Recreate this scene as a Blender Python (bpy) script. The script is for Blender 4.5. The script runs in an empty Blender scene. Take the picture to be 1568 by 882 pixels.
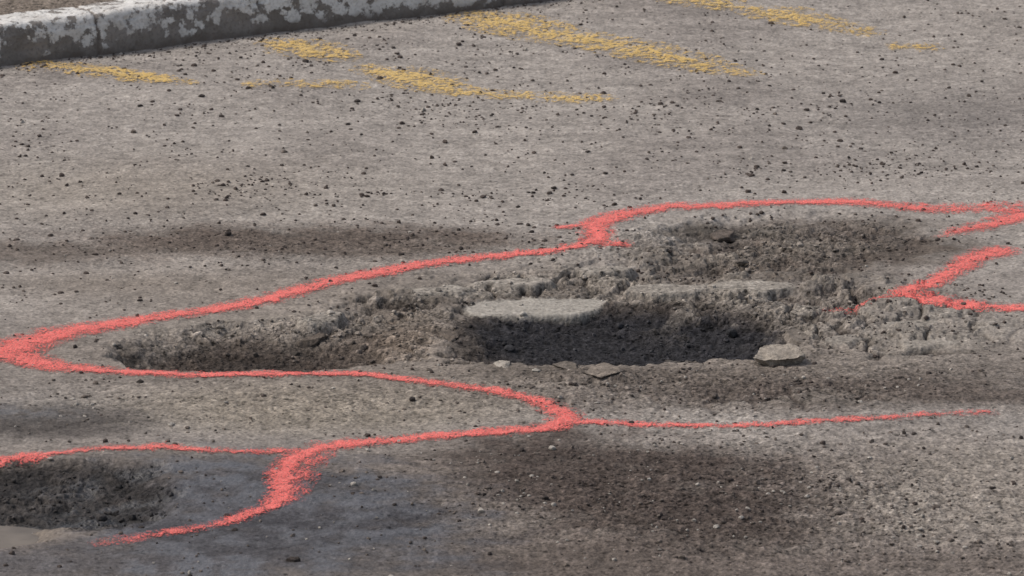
import bpy, math, random
import numpy as np
from mathutils import Vector, Matrix

rng = np.random.default_rng(7)
random.seed(7)
scene = bpy.context.scene

# ------------------------------------------------------------------ noise
_perm = np.random.default_rng(3).permutation(4096)
_gx = np.cos(np.linspace(0, 2*np.pi, 4096, endpoint=False))
_gy = np.sin(np.linspace(0, 2*np.pi, 4096, endpoint=False))
def perlin(x, y, s=0):
    x = np.asarray(x, float) + 37.7*s; y = np.asarray(y, float) - 91.3*s
    xi = np.floor(x).astype(np.int64); yi = np.floor(y).astype(np.int64)
    xf = x-xi; yf = y-yi
    u = xf*xf*xf*(xf*(xf*6-15)+10); v = yf*yf*yf*(yf*(yf*6-15)+10)
    def g(ix, iy, dx, dy):
        h = _perm[(_perm[ix & 4095] + iy*17) & 4095]
        return _gx[h]*dx + _gy[h]*dy
    a = g(xi, yi, xf, yf); b = g(xi+1, yi, xf-1, yf)
    c = g(xi, yi+1, xf, yf-1); d = g(xi+1, yi+1, xf-1, yf-1)
    return ((a*(1-u)+b*u)*(1-v) + (c*(1-u)+d*u)*v)*1.5
def fbm(x, y, s=0, o=4, gain=0.5):
    r = 0; a = 1.0; t = 0
    for k in range(o):
        r = r + a*perlin(x*2**k, y*2**k, s+k*3.1); t += a; a *= gain
    return r/t*1.3
def sst(a, b, x):
    t = np.clip((x-a)/(b-a), 0, 1); return t*t*(3-2*t)
def voronoi(x, y, s=0):
    xi = np.floor(x).astype(np.int64); yi = np.floor(y).astype(np.int64)
    f1 = np.full(x.shape, 9.0); f2 = np.full(x.shape, 9.0); idd = np.zeros(x.shape)
    for i in (-1, 0, 1):
        for j in (-1, 0, 1):
            h = _perm[(_perm[(xi+i+s) & 4095] + (yi+j)*31) & 4095]
            h2 = _perm[(h*7+11) & 4095]
            d = np.hypot(xi+i+h/4096-x, yi+j+h2/4096-y)
            m = d < f1
            f2 = np.where(m, f1, np.minimum(f2, d)); f1 = np.where(m, d, f1)
            idd = np.where(m, h/4096.0, idd)
    return f1, f2, idd
def lin(c):
    c = np.array(c, float)/255
    return np.where(c < 0.04045, c/12.92, ((c+0.055)/1.055)**2.4)

# ------------------------------------------------------------------ image pixels to road plane
# camera image pixels (u, v) -> metres on the road plane (z = 0)
H = 5.8; PITCH = math.radians(14.5); F = 10120.0
cp, sp = math.cos(PITCH), math.sin(PITCH)
def to_uv(x, y):
    dep = y*cp + H*sp
    return 784 + F*x/dep, 441 - F*(y*sp - H*cp)/dep
def to_xy(u, v):
    u = np.asarray(u, float); v = np.asarray(v, float)
    t = (441-v)/F
    y = H*(cp + t*sp)/(sp - t*cp)
    return (u-784)*(y*cp+H*sp)/F, y
def W(pts):
    p = np.array(pts, float); x, y = to_xy(p[:, 0], p[:, 1]); return np.stack([x, y], 1)

LUM = 1.12     # displayed radiance / albedo
def alb(c): return np.clip(lin(c)/LUM, 0, 0.9)

# ------------------------------------------------------------------ sheet grid
def axis(a, b, step, ends):
    c = np.arange(a, b+step*0.5, step)
    def grow(n0):
        out = []; p = 0; s = step
        while p < n0:
            s *= 1.35; p += s; out.append(p)
        return np.array(out)
    return np.concatenate([a-grow(ends)[::-1], c, c[-1]+grow(ends)])
xs = axis(-2.45, 2.45, 0.0055, 400)
ys = axis(18.3, 28.6, 0.0105, 500)
X, Y = np.meshgrid(xs, ys)
U, V = to_uv(X, np.maximum(Y, 2.0))
NY, NX = X.shape

def seg_dist(px, py, poly, closed=True, vals=None):
    n = len(poly); best = np.full(px.shape, 1e9); val = np.zeros(px.shape)
    inside = np.zeros(px.shape, bool)
    for i in range(n if closed else n-1):
        a = poly[i]; b = poly[(i+1) % n]
        d = b-a; L = d@d+1e-12
        t = np.clip(((px-a[0])*d[0]+(py-a[1])*d[1])/L, 0, 1)
        q = np.hypot(px-a[0]-t*d[0], py-a[1]-t*d[1])
        if vals is not None:
            m = q < best; val = np.where(m, vals[i]*(1-t)+vals[(i+1) % n]*t, val)
        best = np.minimum(best, q)
        if closed:
            c = ((a[1] > py) != (b[1] > py))
            with np.errstate(divide='ignore', invalid='ignore'):
                xx = (b[0]-a[0])*(py-a[1])/(b[1]-a[1]+1e-15)+a[0]
            inside ^= c & (px < xx)
    if closed: best = np.where(inside, best, -best)
    return (best, val) if vals is not None else best

def field_sd(poly, pad=0.6):
    P = W(poly) if not isinstance(poly, np.ndarray) else poly
    out = np.full(X.shape, -9.0)
    x0, y0 = P.min(0)-pad; x1, y1 = P.max(0)+pad
    ix = np.where((xs > x0) & (xs < x1))[0]; iy = np.where((ys > y0) & (ys < y1))[0]
    sl = (slice(iy[0], iy[-1]+1), slice(ix[0], ix[-1]+1))
    out[sl] = seg_dist(X[sl], Y[sl], P)
    return out

def blob(u, v, ru, rv, rot=0, p=1.0):
    """soft elliptical patch in image pixel coordinates"""
    du = U-u; dv = V-v
    if rot:
        r = math.radians(rot); du, dv = du*math.cos(r)+dv*math.sin(r), -du*math.sin(r)+dv*math.cos(r)
    return np.exp(-((du/ru)**2+(dv/rv)**2)**p)

n_big = fbm(X*1.1, Y*1.1, 1, 4)
n_mid = fbm(X*4.0, Y*4.0, 2, 4)
n_fine = fbm(X*16, Y*16, 3, 3)
n_grit = fbm(X*55, Y*45, 4, 2)
n_rag = fbm(X*7, Y*7, 12, 5, 0.62)
n_st = fbm(X*1.8+0.4*Y, Y*4.0, 71, 6, 0.62)
def stain(b, k=0.6):
    """ragged, soft-edged stain from a soft patch"""
    return sst(0.10, 0.95, b+k*(0.65*n_st+0.5*n_rag+0.2*n_fine)*sst(0.02, 0.3, b))

jit = 0.04*n_mid + 0.07*n_rag + 0.006*n_grit

# ------------------------------------------------------------------ relief
P1 = [(158,545),(175,524),(230,502),(320,488),(420,480),(505,469),(545,456),(600,450),(668,454),(705,470),(700,505),(655,545),(560,560),(460,565),(330,567),(215,564)]
P2 = [(672,480),(700,452),(770,440),(860,440),(930,446),(1080,452),(1190,468),(1250,492),(1232,530),(1150,545),(1050,551),(930,558),(840,562),(740,558),(670,542)]
P3 = [(1000,345),(1060,336),(1150,327),(1280,322),(1390,327),(1450,348),(1440,385),(1370,408),(1260,424),(1130,428),(1000,424),(880,414),(950,402),(1020,388),(1040,365)]
P4 = [(-90,706),(0,701),(100,699),(180,702),(245,711),(282,738),(272,778),(215,801),(140,810),(60,804),(-90,800)]
LEDGE = [(545,455),(640,436),(720,428),(760,415),(860,405),(960,402),(1080,425),(1210,436),(1330,432),(1360,455),(1240,490),(1100,462),(900,452),(700,452)]
ISLE = [(714,461),(738,449),(800,445),(900,443),(922,449),(915,461),(880,469),(800,473),(735,471)]

d1 = field_sd(P1)+jit; d2 = field_sd(P2)+jit; d3 = field_sd(P3)+jit*1.3; d4 = field_sd(P4)+jit
dL = field_sd(LEDGE)+jit*1.3
dI = field_sd(ISLE)+0.008*n_fine+0.025*n_rag

fade = np.exp(-((np.maximum(np.abs(X)-2.6, 0))/2)**2)*np.exp(-((np.maximum(np.abs(Y-23.4)-5.4, 0))/2)**2)
Z = (0.016*n_big + 0.004*n_mid)*fade
def ramp(d, v0, v1, wf, wn):
    """slope width: wf metres on the far side, wn metres on the near side"""
    t = sst(v0, v1, V); return np.clip(d/(wf*(1-t)+wn*t), 0, 1)
r1 = ramp(d1, 500, 550, 0.42, 0.14); r2 = ramp(d2, 500, 540, 0.42, 0.14); r4 = ramp(d4, 740, 780, 0.30, 0.15)
m1 = r1*(1.6-0.6*r1); m2 = r2*r2*(3-2*r2); m3 = sst(0, 0.30, d3); m4 = r4*(1.5-0.5*r4)
e1 = sst(-0.02, 0.07, d1); e2 = sst(-0.02, 0.06, d2); e3 = sst(-0.03, 0.06, d3); e4 = sst(-0.02, 0.08, d4)
mL = sst(-0.01, 0.05, dL)
m2s = sst(0, 0.04, d2); m1s = sst(0, 0.05, d1)
Z -= 0.014*e1*(0.6+0.7*np.clip(0.5+n_mid, 0, 1.4)) + 0.052*m1*(1-0.75*blob(635,515,75,60))
Z -= 0.016*e2 + 0.050*m2
Z -= 0.016*e3*(0.4+1.0*np.exp(-((U-1040)/170)**2)) + 0.014*m3
Z -= 0.014*mL*(1-np.maximum(m2s,m1s))
Z -= 0.014*e4+0.038*m4
Z -= 0.02*blob(800,470,600,90)
# old surfacing layers that broke away in thin terraces
ter = fbm(X*2.6, Y*3.6, 81, 5, 0.6)
terz = sst(-0.02, 0.02, ter)+sst(-0.30, -0.26, ter)+sst(0.26, 0.30, ter)
termask = np.clip(blob(1120,425,330,36,3,2)+blob(1340,490,190,46,0,2)+blob(640,462,150,22,0,2)+0.8*blob(1180,360,260,36,0,2), 0, 1)*(1-e1*m1)*(1-m2)
Z += 0.014*(terz-1.5)*termask
rough = np.clip(0.22 + 0.75*m3 + 0.6*mL + 0.7*e1 + 0.6*e2 + 0.7*e4
   + 0.8*blob(1000,760,330,90) + 0.8*blob(1150,590,420,38) + 0.45*blob(480,372,400,28)
   + 0.5*blob(1280,500,240,50) + 0.5*blob(1000,375,120,25) + 0.6*blob(1400,800,400,120) + 0.4*blob(400,620,400,40), 0, 1.1)*fade
rid = 1-np.abs(fbm(X*9, Y*9, 9, 3))*2
Z += rough*(0.008*n_fine + 0.0038*n_grit + 0.004*rid)
q1, q2, qid = voronoi(X*19+1.2*n_fine, Y*15+1.2*n_mid, 8)
clod = sst(0.0, 0.22, q2-q1)*(qid**2)
floor2 = sst(0.10, 0.2, d2)*blob(960,520,260,36,3,2)
inhole = np.clip(e1+e2+m3+e4+0.8*mL, 0, 1)
inrub = inhole*(1-0.5*floor2)*(1-0.6*mL*(1-e2)*(1-e1))
Z += inrub*clod*0.016*sst(-0.5, 0.3, n_mid)
# flat broken plates along the ragged rims
b1, b2, bid = voronoi(X*6.0+0.9*n_rag, Y*4.0+0.7*n_rag, 61)
lump = sst(0.03, 0.12, b2-b1)*sst(0.5, 0.6, bid)
rimb = np.clip(blob(560,475,170,20,-8)+blob(1130,470,150,22,6)+blob(900,425,260,22,0)+0.9*blob(1080,375,110,25)+0.7*blob(330,500,170,14,-6)+blob(1290,440,90,16), 0, 1)
Z += 0.013*lump*rimb
# crazed, broken surfacing
wx = X+0.02*n_fine+0.03*n_rag; wy = Y+0.02*perlin(X*12, Y*12, 14)+0.04*n_rag
f1, f2, cid = voronoi(wx*6.5, wy*3.0, 5)
crk = 1-sst(0.03, 0.15, f2-f1)
cm = np.clip(1.4*blob(1350,500,190,40,0,2) + 0.8*mL*(1-m2s)*(1-m1s) + 0.8*blob(980,436,300,16,0,2)+0.5*blob(1180,610,200,20), 0, 1)*sst(-0.40, -0.05, n_mid+0.12)
cm = cm*(1-e2)*(1-e1)
Z -= cm*crk*0.018
Z += cm*(cid-0.5)*0.014
isl = sst(-0.015, 0.015, dI)
Z = Z*(1-isl) + isl*(-0.030+0.002*n_fine+0.004*n_mid)
flk = np.zeros_like(X)
for f in ([(1080,430),(1150,427),(1215,429),(1222,437),(1170,443),(1090,441)],
          [(960,434),(1030,431),(1080,436),(1070,447),(990,449),(955,442)],
          [(870,408),(930,403),(985,406),(960,414),(890,416)],
          [(720,430),(790,423),(850,422),(850,431),(780,438)],
          [(620,440),(690,434),(735,438),(700,446),(640,448)],
          [(440,486),(500,472),(530,474),(525,488),(470,494)],
          [(1255,512),(1300,508),(1330,514),(1300,524),(1255,522)],
          [(1350,490),(1410,485),(1435,492),(1400,500),(1355,499)],
          [(1380,520),(1440,516),(1470,522),(1430,530),(1385,530)]):
    dd = field_sd(f, 0.15)+0.03*n_rag
    flk = np.maximum(flk, sst(-0.008, 0.015, dd))
Z = Z*(1-flk)+flk*(-0.005+0.002*n_fine+0.004*n_mid)
PUD = [(-90,792),(0,790),(45,793),(75,802),(70,816),(40,826),(0,833),(-90,836)]
dP = field_sd(PUD)+0.02*n_mid
mp = sst(-0.08, 0.06, dP)
Z = Z*(1-mp)+mp*(-0.045)
Z += 0.026*blob(905,576,75,12)*(1+0.8*n_rag)+0.010*blob(760,562,70,8)

# ------------------------------------------------------------------ dust / dirt / tar tint (albedo), plus some painted light and shade
def mixc(C, c, m):
    m = np.clip(m, 0, 1)[..., None]; return C*(1-m)+alb(c)*m
nm = 0.5+0.5*np.clip(n_mid*1.5+n_big*0.6, -1, 1)
nr = 0.5+0.5*np.clip(n_rag*1.8, -1, 1)
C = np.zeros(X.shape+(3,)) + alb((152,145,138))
C = mixc(C, (137,130,124), 0.75*sst(-0.1, 0.5, n_big))
C = mixc(C, (129,123,118), 0.9*blob(1480,180,240,50))
C = mixc(C, (146,137,126), 0.6*blob(200,290,350,50))
C = mixc(C, (94,84,77), 0.95*stain(blob(470,368,400,28,0,1.5)))
C = mixc(C, (104,95,88), 0.85*stain(blob(60,388,240,18)))
C = mixc(C, (128,119,110), 0.8*blob(200,430,250,22))
C = mixc(C, (118,110,103), 0.9*blob(900,560,1200,60,0,2))
C = mixc(C, (138,129,117), 0.9*blob(480,625,330,42,0,2))
C = mixc(C, (116,107,100), 0.8*sst(640, 720, V))
C = mixc(C, (130,121,112), 0.8*blob(760,500,700,110,0,2))
C = mixc(C, (88,79,72), 0.9*stain(blob(1230,385,290,52,-3,1.4)))
C = mixc(C, (92,83,77), 0.9*stain(blob(1330,600,470,34)))
C = mixc(C, (100,92,85), 0.8*stain(blob(1000,574,320,16)))
C = mixc(C, (78,69,64), 0.95*stain(blob(980,745,370,95,6,1.4), 0.7))
C = mixc(C, (92,83,77), 0.8*stain(blob(880,860,340,60)))
C = mixc(C, (104,95,89), 0.7*stain(blob(1300,870,400,40)))
C = mixc(C, (144,136,127), 0.75*stain(blob(1470,760,210,80), 0.8))
C = mixc(C, (76,75,78), 1.0*stain(blob(430,800,350,110,4,1.5), 0.6))  # dark wet asphalt; its bluish cast paints sky sheen into the colour
C = mixc(C, (80,75,72), 0.9*stain(blob(70,645,200,36,0,1.2)))
C = mixc(C, (84,82,84), 0.8*stain(blob(150,860,360,40)))  # wet patch, sky reflection tinted grey-blue into the albedo
st = fbm(X*1.2+Y*0.5, Y*7, 21, 3)
C = C*(1+0.16*st)[..., None]
# holes
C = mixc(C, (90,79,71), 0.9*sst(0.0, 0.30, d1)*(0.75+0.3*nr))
C = mixc(C, (142,134,124), 0.75*blob(340,488,190,12,-5)*sst(-0.1,0.0,d1)*nr)  # pale band: sunlit far slope painted into the colour
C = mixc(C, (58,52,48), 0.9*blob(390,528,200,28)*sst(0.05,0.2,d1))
C = mixc(C, (54,49,46), 0.85*blob(185,530,40,20)*sst(0,0.05,d1))  # left end of the basin: wall shade painted dark
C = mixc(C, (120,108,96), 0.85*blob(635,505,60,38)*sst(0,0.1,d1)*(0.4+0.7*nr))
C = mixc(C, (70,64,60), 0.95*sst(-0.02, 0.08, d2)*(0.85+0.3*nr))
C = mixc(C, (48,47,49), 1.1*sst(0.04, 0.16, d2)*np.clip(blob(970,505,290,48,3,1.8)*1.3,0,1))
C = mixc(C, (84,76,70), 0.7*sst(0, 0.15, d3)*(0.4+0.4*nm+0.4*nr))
C = mixc(C, (46,42,39), 1.0*blob(1075,345,85,12)*sst(-0.02,0.05,d3))  # dark strip along the far-left rim
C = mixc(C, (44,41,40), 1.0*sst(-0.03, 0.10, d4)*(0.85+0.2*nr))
C = mixc(C, (66,58,52), 0.5*blob(160,745,90,18)*nr)
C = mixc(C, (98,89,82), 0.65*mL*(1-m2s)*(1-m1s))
C = mixc(C, (54,48,44), 0.9*blob(620,456,75,8)+0.7*blob(790,432,90,9)*nr+0.8*blob(1000,455,140,7)*nr)  # narrow dark strips along the far rims
C = mixc(C, (54,48,44), cm*crk*0.85)
C = mixc(C, (142,135,126), np.clip(cm*(1-crk)*sst(0.25,0.7,cid),0,1)*0.65)
C = mixc(C, (136,128,119), np.clip(lump*rimb, 0, 1)*0.6)
C = mixc(C, (132,125,116), termask*sst(1.6, 2.4, terz)*0.5)
C = mixc(C, (160,154,145), isl*0.97)
C = mixc(C, (148,141,132), flk*0.85)
C = mixc(C, (112,100,86), mp)
smooth_top = np.clip(isl+0.6*flk, 0, 1)
C = C*(1+(0.14*n_fine+0.12*n_mid+0.14*n_rag)*(1-0.7*isl))[..., None]
C = C*(1+rough*(0.42*n_grit+0.28*n_fine)*(1-0.85*smooth_top)+inrub*(1-smooth_top)*(clod-0.3)*0.55)[..., None]
C = np.clip(C, 0.008, 0.8)
rough = rough*(1-0.85*smooth_top)
wet = np.clip(0.85*stain(blob(430,790,340,95,4,1.4), 0.9)*sst(0.3,0.7,nm*0.5+nr*0.5) + 1.1*blob(30,632,100,12)*sst(0.2,0.6,nr)+0.8*mp
              + 1.0*blob(270,868,220,16)*sst(0.35,0.7,nr)+0.7*blob(320,725,70,22)*sst(0.3,0.7,nr)+0.35*m4, 0, 1)

# ------------------------------------------------------------------ mesh helpers
def build_mesh(name, co, faces, mat, attrs=None, cols=None, smooth=True):
    me = bpy.data.meshes.new(name)
    n = len(co); m, k = faces.shape
    me.vertices.add(n); me.vertices.foreach_set('co', np.ascontiguousarray(co, np.float32).ravel())
    me.loops.add(m*k); me.loops.foreach_set('vertex_index', np.ascontiguousarray(faces, np.int32).ravel())
    me.polygons.add(m); me.polygons.foreach_set('loop_start', np.arange(0, m*k, k, dtype=np.int32))
    me.polygons.foreach_set('loop_total', np.full(m, k, np.int32))
    me.polygons.foreach_set('use_smooth', np.full(m, smooth, bool))
    me.update(calc_edges=True); me.validate()
    for an, av in (attrs or {}).items():
        a = me.attributes.new(an, 'FLOAT', 'POINT'); a.data.foreach_set('value', np.ascontiguousarray(av, np.float32).ravel())
    if cols is not None:
        a = me.attributes.new('tint', 'FLOAT_COLOR', 'POINT')
        c4 = np.ones((n, 4), np.float32); c4[:, :3] = cols
        a.data.foreach_set('color', c4.ravel())
    me.materials.append(mat)
    ob = bpy.data.objects.new(name, me); scene.collection.objects.link(ob)
    return ob

idx = np.arange(NX*NY).reshape(NY, NX)
QUADS = np.stack([idx[:-1, :-1], idx[:-1, 1:], idx[1:, 1:], idx[1:, :-1]], -1).reshape(-1, 4)
CO = np.stack([X.ravel(), Y.ravel(), Z.ravel()], 1)
def sub_sheet(name, fmask, mat, dz=0.0, attrs=None, cols=None):
    q = QUADS[fmask]; used, inv = np.unique(q, return_inverse=True)
    co = CO[used].copy(); co[:, 2] += dz
    return build_mesh(name, co, inv.reshape(-1, 4), mat,
        {k: v.ravel()[used] for k, v in (attrs or {}).items()},
        None if cols is None else cols.reshape(-1, 3)[used])

# ------------------------------------------------------------------ node helpers
def new_mat(name):
    m = bpy.data.materials.new(name); m.use_nodes = True
    nt = m.node_tree; nt.nodes.clear(); return m, nt
def attr_n(nt, name):
    n = nt.nodes.new('ShaderNodeAttribute'); n.attribute_name = name; return n
def math_n(nt, op, a, b=None, c=None, clamp=False):
    n = nt.nodes.new('ShaderNodeMath'); n.operation = op; n.use_clamp = clamp
    for i, v in enumerate((a, b, c)):
        if v is None: continue
        if isinstance(v, (int, float)): n.inputs[i].default_value = v
        else: nt.links.new(v, n.inputs[i])
    return n.outputs[0]
def maprange(nt, v, a, b, c, d):
    n = nt.nodes.new('ShaderNodeMapRange'); n.clamp = True
    nt.links.new(v, n.inputs['Value'])
    for k, q in zip(('From Min', 'From Max', 'To Min', 'To Max'), (a, b, c, d)): n.inputs[k].default_value = q
    return n.outputs[0]
def geo(nt):
    for n in nt.nodes:
        if n.bl_idname == 'ShaderNodeTexCoord': return n.outputs['Object']
    return nt.nodes.new('ShaderNodeTexCoord').outputs['Object']
def noise(nt, scale, detail=3, rough=0.55):
    n = nt.nodes.new('ShaderNodeTexNoise'); n.inputs['Scale'].default_value = scale
    n.inputs['Detail'].default_value = detail; n.inputs['Roughness'].default_value = rough
    nt.links.new(geo(nt), n.inputs['Vector']); return n.outputs['Fac']
def vmul(nt, col, fac):
    n = nt.nodes.new('ShaderNodeVectorMath'); n.operation = 'SCALE'
    nt.links.new(col, n.inputs[0]); nt.links.new(fac, n.inputs['Scale']); return n.outputs[0]
def mixcol(nt, f, a, b):
    n = nt.nodes.new('ShaderNodeMix'); n.data_type = 'RGBA'
    for s, v in ((n.inputs[0], f), (n.inputs[6], a), (n.inputs[7], b)):
        if isinstance(v, (int, float)): s.default_value = v
        elif isinstance(v, (tuple, list, np.ndarray)): s.default_value = tuple(v)[:3]+(1,)
        else: nt.links.new(v, s)
    return n.outputs[2]

def asphalt_mat():
    m, nt = new_mat('dusty_asphalt'); L = nt.links
    at = attr_n(nt, 'tint')
    wt = attr_n(nt, 'wet').outputs['Fac']; rg = attr_n(nt, 'grit').outputs['Fac']
    n1 = noise(nt, 95, 3, 0.6); n2 = noise(nt, 28, 3, 0.6)
    v = nt.nodes.new('ShaderNodeTexVoronoi'); v.inputs['Scale'].default_value = 50
    L.new(geo(nt), v.inputs['Vector'])
    sep = nt.nodes.new('ShaderNodeSeparateColor'); L.new(v.outputs['Color'], sep.inputs[0])
    core = maprange(nt, v.outputs['Distance'], 0.25, 0.5, 1, 0)
    gain = math_n(nt, 'ADD', 0.56, math_n(nt, 'MULTIPLY', rg, 0.9))
    dark = math_n(nt, 'MULTIPLY', maprange(nt, sep.outputs[0], 0.62, 0.85, 0, 1), core)
    lite = math_n(nt, 'MULTIPLY', maprange(nt, sep.outputs[1], 0.80, 0.93, 0, 1), core)
    f = maprange(nt, n1, 0.3, 0.7, -0.42, 0.42)
    f = math_n(nt, 'ADD', f, maprange(nt, n2, 0.3, 0.7, -0.28, 0.28))
    f = math_n(nt, 'SUBTRACT', f, math_n(nt, 'MULTIPLY', dark, 0.5))
    f = math_n(nt, 'ADD', f, math_n(nt, 'MULTIPLY', lite, 0.55))
    f = math_n(nt, 'MAXIMUM', math_n(nt, 'ADD', 1.03, math_n(nt, 'MULTIPLY', f, gain)), 0.2)
    col = vmul(nt, at.outputs['Color'], f)
    b = nt.nodes.new('ShaderNodeBsdfPrincipled')
    L.new(col, b.inputs['Base Color'])
    L.new(math_n(nt, 'SUBTRACT', 0.95, math_n(nt, 'MULTIPLY', wt, 0.5)), b.inputs['Roughness'])
    L.new(math_n(nt, 'ADD', 0.08, math_n(nt, 'MULTIPLY', wt, 0.45)), b.inputs['Specular IOR Level'])
    bp = nt.nodes.new('ShaderNodeBump'); bp.inputs['Distance'].default_value = 0.008
    L.new(math_n(nt, 'ADD', 0.32, math_n(nt, 'MULTIPLY', rg, 0.68), clamp=True), bp.inputs['Strength'])
    h = math_n(nt, 'ADD', n1, math_n(nt, 'MULTIPLY', core, 0.35))
    L.new(math_n(nt, 'ADD', h, n2), bp.inputs['Height']); L.new(bp.outputs[0], b.inputs['Normal'])
    o = nt.nodes.new('ShaderNodeOutputMaterial'); L.new(b.outputs[0], o.inputs[0])
    return m

def paint_mat(name, col, col2, worn, gs, amax):
    m, nt = new_mat(name); L = nt.links
    dn = attr_n(nt, 'paint').outputs['Fac']
    n1 = noise(nt, gs, 4, 0.7); n2 = noise(nt, gs*4.0, 2, 0.6); n3 = noise(nt, 11, 3, 0.6)
    nn = math_n(nt, 'ADD', math_n(nt, 'MULTIPLY', math_n(nt, 'SUBTRACT', n1, 0.5), worn),
                math_n(nt, 'MULTIPLY', math_n(nt, 'SUBTRACT', n2, 0.5), worn*1.3))
    nn = math_n(nt, 'ADD', nn, math_n(nt, 'MULTIPLY', math_n(nt, 'SUBTRACT', n3, 0.5), worn*0.6))
    a = maprange(nt, math_n(nt, 'ADD', dn, nn), 0.20, 0.95, 0, amax)
    c = mixcol(nt, maprange(nt, n2, 0.35, 0.65, 0, 1), col, col2)
    b = nt.nodes.new('ShaderNodeBsdfPrincipled'); b.inputs['Roughness'].default_value = 0.95
    b.inputs['Specular IOR Level'].default_value = 0.04
    L.new(c, b.inputs['Base Color'])
    bp = nt.nodes.new('ShaderNodeBump'); bp.inputs['Distance'].default_value = 0.007; bp.inputs['Strength'].default_value = 0.8
    L.new(math_n(nt, 'ADD', n2, n1), bp.inputs['Height']); L.new(bp.outputs[0], b.inputs['Normal'])
    t = nt.nodes.new('ShaderNodeBsdfTransparent'); mx = nt.nodes.new('ShaderNodeMixShader')
    L.new(a, mx.inputs[0]); L.new(t.outputs[0], mx.inputs[1]); L.new(b.outputs[0], mx.inputs[2])
    o = nt.nodes.new('ShaderNodeOutputMaterial'); L.new(mx.outputs[0], o.inputs[0])
    return m

def stone_mat(name, scale=60):
    m, nt = new_mat(name); L = nt.links
    n1 = noise(nt, scale, 4, 0.6); n2 = noise(nt, scale*4, 2)
    c = attr_n(nt, 'tint').outputs['Color']
    f = math_n(nt, 'MULTIPLY', maprange(nt, n1, 0.3, 0.7, 0.6, 1.3), maprange(nt, n2, 0.3, 0.7, 0.8, 1.2))
    b = nt.nodes.new('ShaderNodeBsdfPrincipled'); b.inputs['Roughness'].default_value = 0.9
    b.inputs['Specular IOR Level'].default_value = 0.15
    L.new(vmul(nt, c, f), b.inputs['Base Color'])
    bp = nt.nodes.new('ShaderNodeBump'); bp.inputs['Distance'].default_value = 0.006; bp.inputs['Strength'].default_value = 0.8
    L.new(n1, bp.inputs['Height']); L.new(bp.outputs[0], b.inputs['Normal'])
    o = nt.nodes.new('ShaderNodeOutputMaterial'); L.new(b.outputs[0], o.inputs[0])
    return m

ASPH = asphalt_mat()
def fmask(vm): return (vm[:-1, :-1] & vm[1:, 1:] & vm[:-1, 1:] & vm[1:, :-1]).ravel()
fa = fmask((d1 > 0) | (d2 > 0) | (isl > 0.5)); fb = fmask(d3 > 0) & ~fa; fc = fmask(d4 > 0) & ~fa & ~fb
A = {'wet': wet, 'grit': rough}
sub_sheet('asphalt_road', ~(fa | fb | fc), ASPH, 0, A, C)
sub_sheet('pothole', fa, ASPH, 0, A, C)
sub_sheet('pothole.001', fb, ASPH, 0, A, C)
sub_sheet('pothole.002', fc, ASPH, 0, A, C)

# ------------------------------------------------------------------ painted lines
def stroke_density(strokes, wk):
    D = np.zeros_like(X)
    for pts in strokes:
        P = W([(p[0], p[1]) for p in pts]); w = np.array([p[2] for p in pts])*wk; s = np.array([p[3] for p in pts])
        for _ in range(2):
            def ch(a):
                o = [a[0]]
                for i in range(len(a)-1): o += [a[i]*.75+a[i+1]*.25, a[i]*.25+a[i+1]*.75]
                o.append(a[-1]); return np.array(o)
            P, w, s = ch(P), ch(w), ch(s)
        for i0 in range(0, len(P)-1, 6):
            Q = P[i0:i0+7]
            x0, y0 = Q.min(0)-0.2; x1, y1 = Q.max(0)+0.2
            ix = np.where((xs > x0) & (xs < x1))[0]; iy = np.where((ys > y0) & (ys < y1))[0]
            if len(ix) == 0 or len(iy) == 0: continue
            sl = (slice(iy[0], iy[-1]+1), slice(ix[0], ix[-1]+1))
            jx = X[sl]+0.014*n_fine[sl]; jy = Y[sl]+0.018*n_mid[sl]+0.020*n_rag[sl]
            d, ww = seg_dist(jx, jy, Q, False, w[i0:i0+7]); _, ss = seg_dist(jx, jy, Q, False, s[i0:i0+7])
            dens = np.clip(1.30-0.72*d/np.maximum(ww, 1e-4), -0.2, 1.08)*ss
            dens = np.where(d < ww*1.85+0.01, np.maximum(dens, 0), 0)
            D[sl] = np.maximum(D[sl], dens)
    return D
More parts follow.
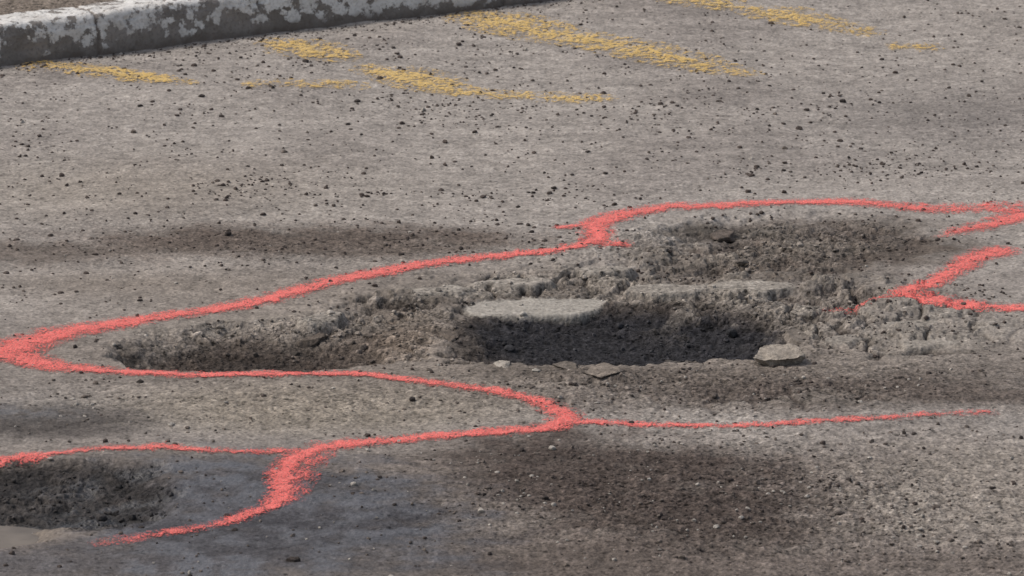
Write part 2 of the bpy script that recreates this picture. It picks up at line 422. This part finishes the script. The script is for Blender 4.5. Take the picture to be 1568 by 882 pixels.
PK = [
 [(1640,330,.05,.8),(1568,322,.05,.75),(1510,316,.045,.6),(1430,318,.045,.75),(1350,312,.045,.9),(1270,307,.04,1),(1180,311,.035,.85),(1080,314,.04,.9),(990,321,.05,1),(940,332,.055,1),(908,343,.06,1),(918,360,.055,1),(905,372,.045,1),(850,382,.04,1),(760,389,.04,1),(680,398,.045,1),(600,411,.05,1),(500,431,.05,1),(400,455,.05,1),(310,471,.05,1),(220,486,.055,1),(130,501,.065,1),(70,517,.085,1),(25,536,.09,1),(0,545,.08,1)],
 [(-40,540,.06,1),(20,545,.08,1),(60,556,.07,1),(110,564,.04,1),(180,568,.032,1),(270,574,.036,1),(380,573,.034,1),(480,571,.034,1),(570,572,.032,1),(610,581,.036,1),(690,590,.036,.85),(760,600,.036,.95),(815,612,.04,.95),(850,627,.05,1),(872,640,.05,1),(850,652,.05,1),(800,663,.04,1),(710,667,.04,1),(600,674,.042,1),(510,683,.042,1),(462,694,.045,1),(442,712,.045,1),(432,735,.05,1),(440,760,.048,1),(405,780,.035,.9),(340,798,.032,.8),(275,810,.03,.66),(160,830,.035,.36)],
 [(910,345,.03,1),(862,348,.03,.8)],
 [(865,645,.03,1),(950,647,.028,.85),(1040,650,.026,.75),(1140,652,.026,.8),(1250,649,.026,.8),(1350,645,.026,.75),(1430,640,.026,.62),(1510,635,.03,.42)],
 [(-60,712,.035,1),(20,700,.032,1),(100,693,.026,.85),(190,688,.028,.85),(290,690,.028,.85),(370,692,.026,.55),(450,690,.03,.75)],
 [(1640,315,.06,1),(1568,325,.065,1),(1530,336,.06,.9),(1490,347,.05,.65),(1450,356,.04,.45)],
 [(1528,384,.07,1),(1490,396,.055,1),(1455,418,.045,1),(1415,440,.045,1),(1385,456,.055,1),(1440,461,.05,1),(1500,468,.05,1),(1580,473,.05,1),(1640,480,.05,1)],
 [(1385,457,.05,.6),(1330,461,.04,.38),(1280,466,.04,.28)],
 [(1420,316,.05,.65),(1500,312,.04,.5),(1560,312,.04,.5)],
 [(930,372,.06,.55),(955,374,.03,.5)],
 [(490,684,.05,.5),(450,735,.06,.5),(455,765,.03,.3)],
]
YL = [
 [(60,103,.06,.45),(135,110,.07,.75),(175,115,.065,1),(230,121,.05,1),(285,127,.03,.75)],
 [(418,67,.05,.7),(450,73,.10,.9),(490,82,.10,.9),(522,89,.05,.7)],
 [(575,107,.06,.9),(615,114,.10,1),(655,125,.10,1),(690,137,.07,.9),(750,142,.05,.7),(830,148,.05,.65),(915,153,.05,.6)],
 [(400,130,.05,.45),(470,130,.05,.5),(545,132,.04,.4)],
 [(740,28,.10,.85),(790,38,.13,.95),(840,52,.10,.75),(890,61,.09,.9),(950,73,.10,.85),(1020,88,.10,.8),(1080,103,.09,.6),(1138,113,.05,.6)],
 [(1020,-12,.1,.8),(1070,0,.12,.8),(1110,10,.08,.6)],
 [(1150,16,.06,.6),(1200,24,.12,.75),(1240,32,.09,.65),(1320,47,.06,.45)],
 [(1380,68,.04,.5),(1422,70,.04,.5)],
 [(-300,70,.06,.6),(-120,92,.07,.9),(-60,98,.05,.5)],
]
DP = stroke_density(PK, 0.74); DY = stroke_density(YL, 0.95)*0.82
PINK = paint_mat('pink_marking_paint', alb((255,150,141)), alb((242,114,108)), 2.2, 36, 0.9)
YEL = paint_mat('worn_yellow_paint', alb((230,202,142)), alb((216,180,110)), 2.8, 14, 0.82)
def anyf(vm): return (vm[:-1, :-1] | vm[1:, 1:] | vm[:-1, 1:] | vm[1:, :-1]).ravel()
sub_sheet('pink_spray_paint_line', anyf(DP > 0.01), PINK, 0.004, {'paint': DP})
sub_sheet('yellow_road_marking', anyf(DY > 0.01), YEL, 0.004, {'paint': DY})

# ------------------------------------------------------------------ kerb
kb = W([(0,102),(735,12)]); kd = kb[1]-kb[0]; kl = np.linalg.norm(kd); kd /= kl
kn = np.array([-kd[1], kd[0]])
if kn[1] < 0: kn = -kn
s_f = np.arange(-1.2, 8.5, 0.008)
s_all = np.concatenate([-1.2-np.geomspace(0.05, 60, 25)[::-1], s_f, s_f[-1]+np.geomspace(0.05, 60, 25)])
KH, KW = 0.165, 0.20
prof = []
for z in np.linspace(-0.10, KH-0.045, 34): prof.append((0.022*(z/KH), z))
for a in np.linspace(0, 90, 14)[1:]:
    prof.append((0.020+0.042*(1-math.cos(math.radians(a))), KH-0.045+0.045*math.sin(math.radians(a))))
for t in np.linspace(0.062, KW, 20)[1:]: prof.append((t, KH))
prof.append((KW+0.012, KH-0.012)); prof.append((KW+0.014, -0.1))
prof = np.array(prof)
S, Pi = np.meshgrid(s_all, np.arange(len(prof)), indexing='ij')
ox = prof[Pi, 0]; oz = prof[Pi, 1]; arc = np.concatenate([[0], np.cumsum(np.hypot(*np.diff(prof, axis=0).T))])[Pi]
kn1 = fbm(S*7, arc*9, 31, 4); kn2 = fbm(S*28, arc*28, 32, 3); wob = fbm(S*0.9, S*0+0.5, 33, 2)
chip = sst(0.18, 0.5, fbm(S*5, arc*4, 34, 3))*sst(0.09, 0.15, arc-0.1)*(1-sst(0.05, 0.12, ox))
dist = 0.006*kn1+0.004*kn2-0.018*chip
jointm = np.zeros_like(S)
for js in np.arange(-60, 70, 1.9)+0.35+3.1:
    jointm = np.maximum(jointm, np.exp(-((S-js-0.01*kn1)/0.008)**2))
dist = dist-0.012*jointm
ox2 = ox-dist*np.where(oz < KH-0.02, 1, 0.2)+0.012*wob; oz2 = oz+dist*np.where(oz > KH-0.045, 1, 0)*0.8+0.006*wob
kx = kb[0][0]+kd[0]*S+kn[0]*ox2; ky = kb[0][1]+kd[1]*S+kn[1]*ox2
ki = np.arange(S.size).reshape(S.shape)
kq = np.stack([ki[:-1, :-1], ki[1:, :-1], ki[1:, 1:], ki[:-1, 1:]], -1).reshape(-1, 4)
topm = sst(KH-0.05, KH-0.01, oz)
wp = 0.33 + 0.28*sst(0.06, 0.13, oz) + 0.06*topm + 0.28*fbm(S*3.0, arc*5, 36, 3) - 0.5*jointm - 0.40*(1-sst(0.0, 0.045, oz))
wp += 0.26*sst(0.9, 1.8, S)*(1-0.3*topm) - 0.03*sst(-0.5, 0.4, S)*(1-sst(0.9, 1.8, S))
def kerb_mat():
    m, nt = new_mat('flaking_painted_concrete'); L = nt.links
    w = attr_n(nt, 'paint').outputs['Fac']; dm = attr_n(nt, 'dirt').outputs['Fac']
    n1 = noise(nt, 18, 5, 0.64); n2 = noise(nt, 80, 3); n3 = noise(nt, 7, 3)
    s = math_n(nt, 'ADD', w, math_n(nt, 'MULTIPLY', math_n(nt, 'SUBTRACT', n1, 0.5), 2.8))
    a = maprange(nt, s, 0.45, 0.57, 0, 0.94)
    conc = mixcol(nt, maprange(nt, n3, 0.35, 0.65, 0, 1), alb((124,118,111)), alb((150,144,138)))
    conc = mixcol(nt, maprange(nt, n2, 0.5, 0.75, 0, 0.6), conc, alb((86,79,73)))
    wc = mixcol(nt, maprange(nt, n3, 0.3, 0.7, 0, 1), alb((238,236,231)), alb((206,202,196)))
    wc = mixcol(nt, maprange(nt, n2, 0.48, 0.7, 0, 0.4), wc, alb((124,116,108)))
    c = mixcol(nt, a, conc, wc)
    c = mixcol(nt, math_n(nt, 'MULTIPLY', dm, maprange(nt, n1, 0.3, 0.6, 0.4, 1)), c, alb((112,101,92)))
    b = nt.nodes.new('ShaderNodeBsdfPrincipled'); b.inputs['Roughness'].default_value = 0.85
    b.inputs['Specular IOR Level'].default_value = 0.2
    L.new(c, b.inputs['Base Color'])
    bp = nt.nodes.new('ShaderNodeBump'); bp.inputs['Distance'].default_value = 0.006; bp.inputs['Strength'].default_value = 0.6
    L.new(math_n(nt, 'ADD', math_n(nt, 'MULTIPLY', a, 0.5), n2), bp.inputs['Height']); L.new(bp.outputs[0], b.inputs['Normal'])
    o = nt.nodes.new('ShaderNodeOutputMaterial'); L.new(b.outputs[0], o.inputs[0]); return m
KM = kerb_mat()
dirt = np.clip(1-sst(-0.01, 0.045, oz+0.015*kn1), 0, 1)+0.5*jointm
build_mesh('concrete_kerb', np.stack([kx, ky, oz2], -1).reshape(-1, 3), kq, KM, {'paint': wp, 'dirt': np.clip(dirt, 0, 1)})

sv = np.concatenate([-1.2-np.geomspace(0.2, 300, 20)[::-1], np.arange(-1.2, 8.5, 0.03), 8.5+np.geomspace(0.2, 300, 20)])
tv = np.concatenate([[KW+0.004], np.arange(KW+0.02, 1.6, 0.03), 1.6+np.geomspace(0.2, 300, 20)])
SS, TT = np.meshgrid(sv, tv, indexing='ij')
vx = kb[0][0]+kd[0]*SS+kn[0]*TT; vy = kb[0][1]+kd[1]*SS+kn[1]*TT
vz = 0.150+0.008*fbm(vx*6, vy*6, 41, 3)*(np.abs(TT) < 3)-0.012*np.exp(-((TT-KW)/0.06)**2)
vi = np.arange(SS.size).reshape(SS.shape)
vq = np.stack([vi[:-1, :-1], vi[1:, :-1], vi[1:, 1:], vi[:-1, 1:]], -1).reshape(-1, 4)
vc = np.zeros(SS.shape+(3,))+alb((122,112,102)); vc *= (1+0.2*fbm(vx*5, vy*5, 42, 3))[..., None]
build_mesh('dirt_verge', np.stack([vx, vy, vz], -1).reshape(-1, 3), vq, ASPH, {'wet': np.zeros(SS.size), 'grit': np.ones(SS.size)}, vc.reshape(-1, 3))

# ------------------------------------------------------------------ loose gravel
import bmesh
def ico(sub):
    bm = bmesh.new(); bmesh.ops.create_icosphere(bm, subdivisions=sub, radius=1)
    v = np.array([p.co[:] for p in bm.verts]); f = np.array([[q.index for q in fc.verts] for fc in bm.faces]); bm.free(); return v, f
iv, jf = ico(2)
def rock_proto(k, v):
    r = np.random.default_rng(100+k)
    o = v.copy()
    for _ in range(9):
        n = r.normal(size=3); n /= np.linalg.norm(n); t = r.uniform(0.55, 0.85)
        d = o@n; o = o-np.outer(np.maximum(d-t, 0), n)
    o *= r.uniform(0.7, 1.3, 3)*np.array([1, 1, 0.75]); return o
protos = [rock_proto(k, iv) for k in range(14)]
def zat(x, y):
    i = np.clip(np.searchsorted(xs, x), 0, NX-1); j = np.clip(np.searchsorted(ys, y), 0, NY-1); return Z[j, i], j, i
dens = (0.13 + 0.3*np.clip(n_mid, 0, 1)
  + 0.9*blob(370,290,110,14,-8)+0.6*blob(470,268,80,10) + 0.6*blob(680,310,260,26)
  + 0.65*blob(1350,255,260,32)+0.55*blob(520,365,330,26)+0.55*blob(880,170,380,28)
  + 0.75*blob(980,740,300,80)+0.9*blob(1200,590,330,28)+0.6*blob(1230,385,230,40)
  + 0.6*blob(1350,480,200,50)+0.5*blob(960,420,300,25)+0.45*blob(60,600,200,30)+0.3*blob(500,100,600,40)
  + 0.9*e4+0.8*e1+0.8*e2+0.6*e3+0.6*blob(730,555,170,12) + 0.4*blob(620,500,80,40)+0.7*blob(1400,790,300,90)+0.4*blob(30,240,90,14) + 0.4*blob(60,378,200,20))
clus = sst(-0.3, 0.45, fbm(X*3.3, Y*3.3, 51, 4, 0.6))
dens *= (0.25+1.2*clus)
dens *= (1-0.95*isl)*(1-mp)*(1-0.3*floor2)
NC = 60000
cx = rng.uniform(-2.5, 2.5, NC); cy = rng.uniform(18.3, 28.5, NC)
ke = 1500; ks = rng.uniform(-1, 8, ke); kt = -np.abs(rng.normal(0, 0.10, ke))-0.01
zz, jj, ii = zat(cx, cy)
keep = rng.uniform(size=NC) < np.clip(dens[jj, ii], 0, 1)*0.70
behind = ((cx-kb[0][0])*kn[0]+(cy-kb[0][1])*kn[1]) > -0.01
keep &= ~behind
cx = np.concatenate([cx[keep], kb[0][0]+kd[0]*ks+kn[0]*kt]); cy = np.concatenate([cy[keep], kb[0][1]+kd[1]*ks+kn[1]*kt])
zz, jj, ii = zat(cx, cy); n = len(cx)
vv = V[jj, ii]; ih = np.clip(inhole+0.0, 0, 1)[jj, ii]
sz = np.clip(rng.lognormal(math.log(0.0048), 0.42, n), 0.0025, 0.0135)
sz *= np.where((ih > 0.5) & (rng.uniform(size=n) < 0.16), 2.0, 0.95)
sz *= np.where(ih > 0.5, 0.9, 1.0)
sz[len(sz)-ke:] *= 0.75
allv = np.zeros((n, len(iv), 3), np.float32); cols = np.zeros((n, len(iv), 3), np.float32)
pid = rng.integers(0, len(protos), n); ang = rng.uniform(0, 2*np.pi, n)
dk = alb((86,77,72)); md = alb((108,99,92)); lt = alb((168,161,152)); bl = alb((66,60,57))
r = rng.uniform(size=n); lowpart = sst(520, 600, vv); loc = C[jj, ii]; rv = rng.uniform(0.5, 1.9, n)
for k in range(n):
    p = protos[pid[k]]*sz[k]; c, s = math.cos(ang[k]), math.sin(ang[k])
    allv[k, :, 0] = p[:, 0]*c-p[:, 1]*s+cx[k]; allv[k, :, 1] = p[:, 0]*s+p[:, 1]*c+cy[k]
    allv[k, :, 2] = p[:, 2]+zz[k]+sz[k]*0.25
    if ih[k] > 0.4: cols[k] = np.clip(loc[k]*rv[k]+0.012, 0, 0.5); continue
    pl = 0.08+0.34*lowpart[k]
    cols[k] = lt if r[k] < pl*0.5 else (md if r[k] < pl*1.6 else (dk if r[k] < 0.85 else bl))
F_all = (jf[None]+(np.arange(n)*len(iv))[:, None, None]).reshape(-1, 3)
STONE = stone_mat('loose_stone')
build_mesh('gravel', allv.reshape(-1, 3), F_all, STONE, None, cols.reshape(-1, 3), smooth=False)

# ------------------------------------------------------------------ individual rocks
vb, fbk = ico(5)
def rock(name, u, v, sx, sy, szz, rot, col, seed, dz=0.0):
    rr = np.random.default_rng(seed); o = vb.copy()
    for _ in range(11):
        nn = rr.normal(size=3); nn[2] *= 0.5; nn /= np.linalg.norm(nn); t = rr.uniform(0.45, 0.85); d = o@nn
        o = o-np.outer(np.maximum(d-t, 0)*0.97, nn)
    o[:, 2] = np.minimum(o[:, 2], 0.55+0.2*o[:, 0]+0.15*o[:, 1]+0.15*fbm(o[:, 0]*2.5, o[:, 1]*2.5, seed+1, 4))
    o *= 1+0.16*fbm(o[:, 0]*3+o[:, 2], o[:, 1]*3-o[:, 2], seed, 5)[:, None]
    o *= np.array([sx, sy, szz]); c, s = math.cos(rot), math.sin(rot)
    x, y = to_xy(u, v); z0, _, _ = zat(np.array([x]), np.array([y]))
    q = np.stack([o[:, 0]*c-o[:, 1]*s+x, o[:, 0]*s+o[:, 1]*c+y, o[:, 2]+z0[0]+dz], 1)
    dirtf = 1+0.35*fbm(q[:, 0]*25, q[:, 1]*25, seed, 4)
    return build_mesh(name, q, fbk, STONE, None, (np.zeros((len(q), 3))+alb(col))*dirtf[:, None])
rock('stone_block', 1188, 548, 0.115, 0.13, 0.060, 0.35, (150,141,130), 5, 0.0)
rock('asphalt_chunk', 925, 575, 0.075, 0.10, 0.026, -0.3, (130,120,110), 8, -0.002)
rock('asphalt_chunk', 868, 566, 0.04, 0.08, 0.016, 0.5, (108,100,92), 9, -0.002)
rock('asphalt_chunk', 1222, 510, 0.06, 0.12, 0.026, 0.5, (116,108,100), 21)
rock('asphalt_chunk', 590, 470, 0.06, 0.10, 0.026, -0.2, (116,107,98), 22)
rock('asphalt_chunk', 1030, 548, 0.035, 0.05, 0.022, 0.8, (84,79,75), 31)
rock('asphalt_chunk', 690, 500, 0.04, 0.06, 0.024, 0.2, (104,95,87), 32)
rock('asphalt_chunk', 480, 500, 0.045, 0.07, 0.026, -0.6, (98,89,81), 33)
rock('asphalt_chunk', 1110, 352, 0.05, 0.07, 0.020, 0.1, (98,89,82), 34)
rock('small_rock', 768, 561, 0.038, 0.06, 0.014, 0.2, (164,156,146), 11)
rock('small_rock', 735, 557, 0.026, 0.03, 0.010, 0.9, (130,121,111), 12)
rock('small_rock', 822, 569, 0.026, 0.03, 0.010, 0.2, (160,154,145), 13)
rock('small_rock', 450, 861, 0.022, 0.03, 0.020, 0.6, (64,58,55), 15)
rock('small_rock', 347, 787, 0.014, 0.02, 0.013, 0.6, (76,62,60), 16)
rock('small_rock', 507, 430, 0.012, 0.016, 0.011, 0.6, (76,62,60), 17)

# ------------------------------------------------------------------ puddle
pp = W(PUD)
bm = bmesh.new()
P = list(pp)
for _ in range(3):
    P = [q for i in range(len(P)) for q in (P[i]*.75+P[(i+1) % len(P)]*.25, P[i]*.25+P[(i+1) % len(P)]*.75)]
c0 = np.mean(P, 0)
vs = [bm.verts.new((c0[0]+(q[0]-c0[0])*1.12, c0[1]+(q[1]-c0[1])*1.12, -0.036)) for q in P]
bm.faces.new(vs); bm.normal_update()
me = bpy.data.meshes.new('puddle'); bm.to_mesh(me); bm.free()
pm, nt = new_mat('muddy_water')
b = nt.nodes.new('ShaderNodeBsdfPrincipled')
nt.links.new(mixcol(nt, maprange(nt, noise(nt, 6, 4), 0.35, 0.65, 0, 1), alb((92,80,67)), alb((118,106,92))), b.inputs['Base Color'])
b.inputs['Roughness'].default_value = 0.25; b.inputs['IOR'].default_value = 1.33
b.inputs['Specular IOR Level'].default_value = 0.3
bp = nt.nodes.new('ShaderNodeBump'); bp.inputs['Distance'].default_value = 0.002; bp.inputs['Strength'].default_value = 0.2
nt.links.new(noise(nt, 12, 2), bp.inputs['Height']); nt.links.new(bp.outputs[0], b.inputs['Normal'])
o = nt.nodes.new('ShaderNodeOutputMaterial'); nt.links.new(b.outputs[0], o.inputs[0])
me.materials.append(pm); po = bpy.data.objects.new('puddle', me); scene.collection.objects.link(po)

# ------------------------------------------------------------------ light (bright, hazy day)
SE, SA = math.radians(50), math.radians(-78)
w = bpy.data.worlds.new('World'); scene.world = w; w.use_nodes = True
nt = w.node_tree; bg = nt.nodes['Background']; sky = nt.nodes.new('ShaderNodeTexSky')
sky.sky_type = 'NISHITA'; sky.sun_disc = False; sky.sun_elevation = SE; sky.sun_rotation = SA
sky.dust_density = 4.0; sky.air_density = 1.0; sky.ozone_density = 1.0
hs = nt.nodes.new('ShaderNodeHueSaturation'); hs.inputs['Saturation'].default_value = 0.6
nt.links.new(sky.outputs[0], hs.inputs['Color']); nt.links.new(hs.outputs[0], bg.inputs[0]); bg.inputs[1].default_value = 0.14
ld = bpy.data.lights.new('sun', 'SUN'); ld.energy = 1.85; ld.angle = math.radians(10); ld.color = (1, 0.94, 0.87)
lo = bpy.data.objects.new('sun', ld); scene.collection.objects.link(lo)
dv = Vector((math.sin(SA)*math.cos(SE), math.cos(SA)*math.cos(SE), math.sin(SE)))
lo.rotation_euler = dv.to_track_quat('Z', 'Y').to_euler(); lo.location = (0, 20, 15)

# ------------------------------------------------------------------ camera
cd = bpy.data.cameras.new('camera'); cd.sensor_width = 36; cd.lens = 36*F/1568
cd.clip_end = 3000; cd.clip_start = 0.5
cd.dof.use_dof = True; cd.dof.focus_distance = 23.0; cd.dof.aperture_fstop = 10
co = bpy.data.objects.new('camera', cd); scene.collection.objects.link(co)
co.location = (0, 0, H); co.rotation_euler = (math.pi/2-PITCH, 0, 0); scene.camera = co
scene.view_settings.view_transform = 'Standard'; scene.view_settings.look = 'None'; scene.view_settings.exposure = 0
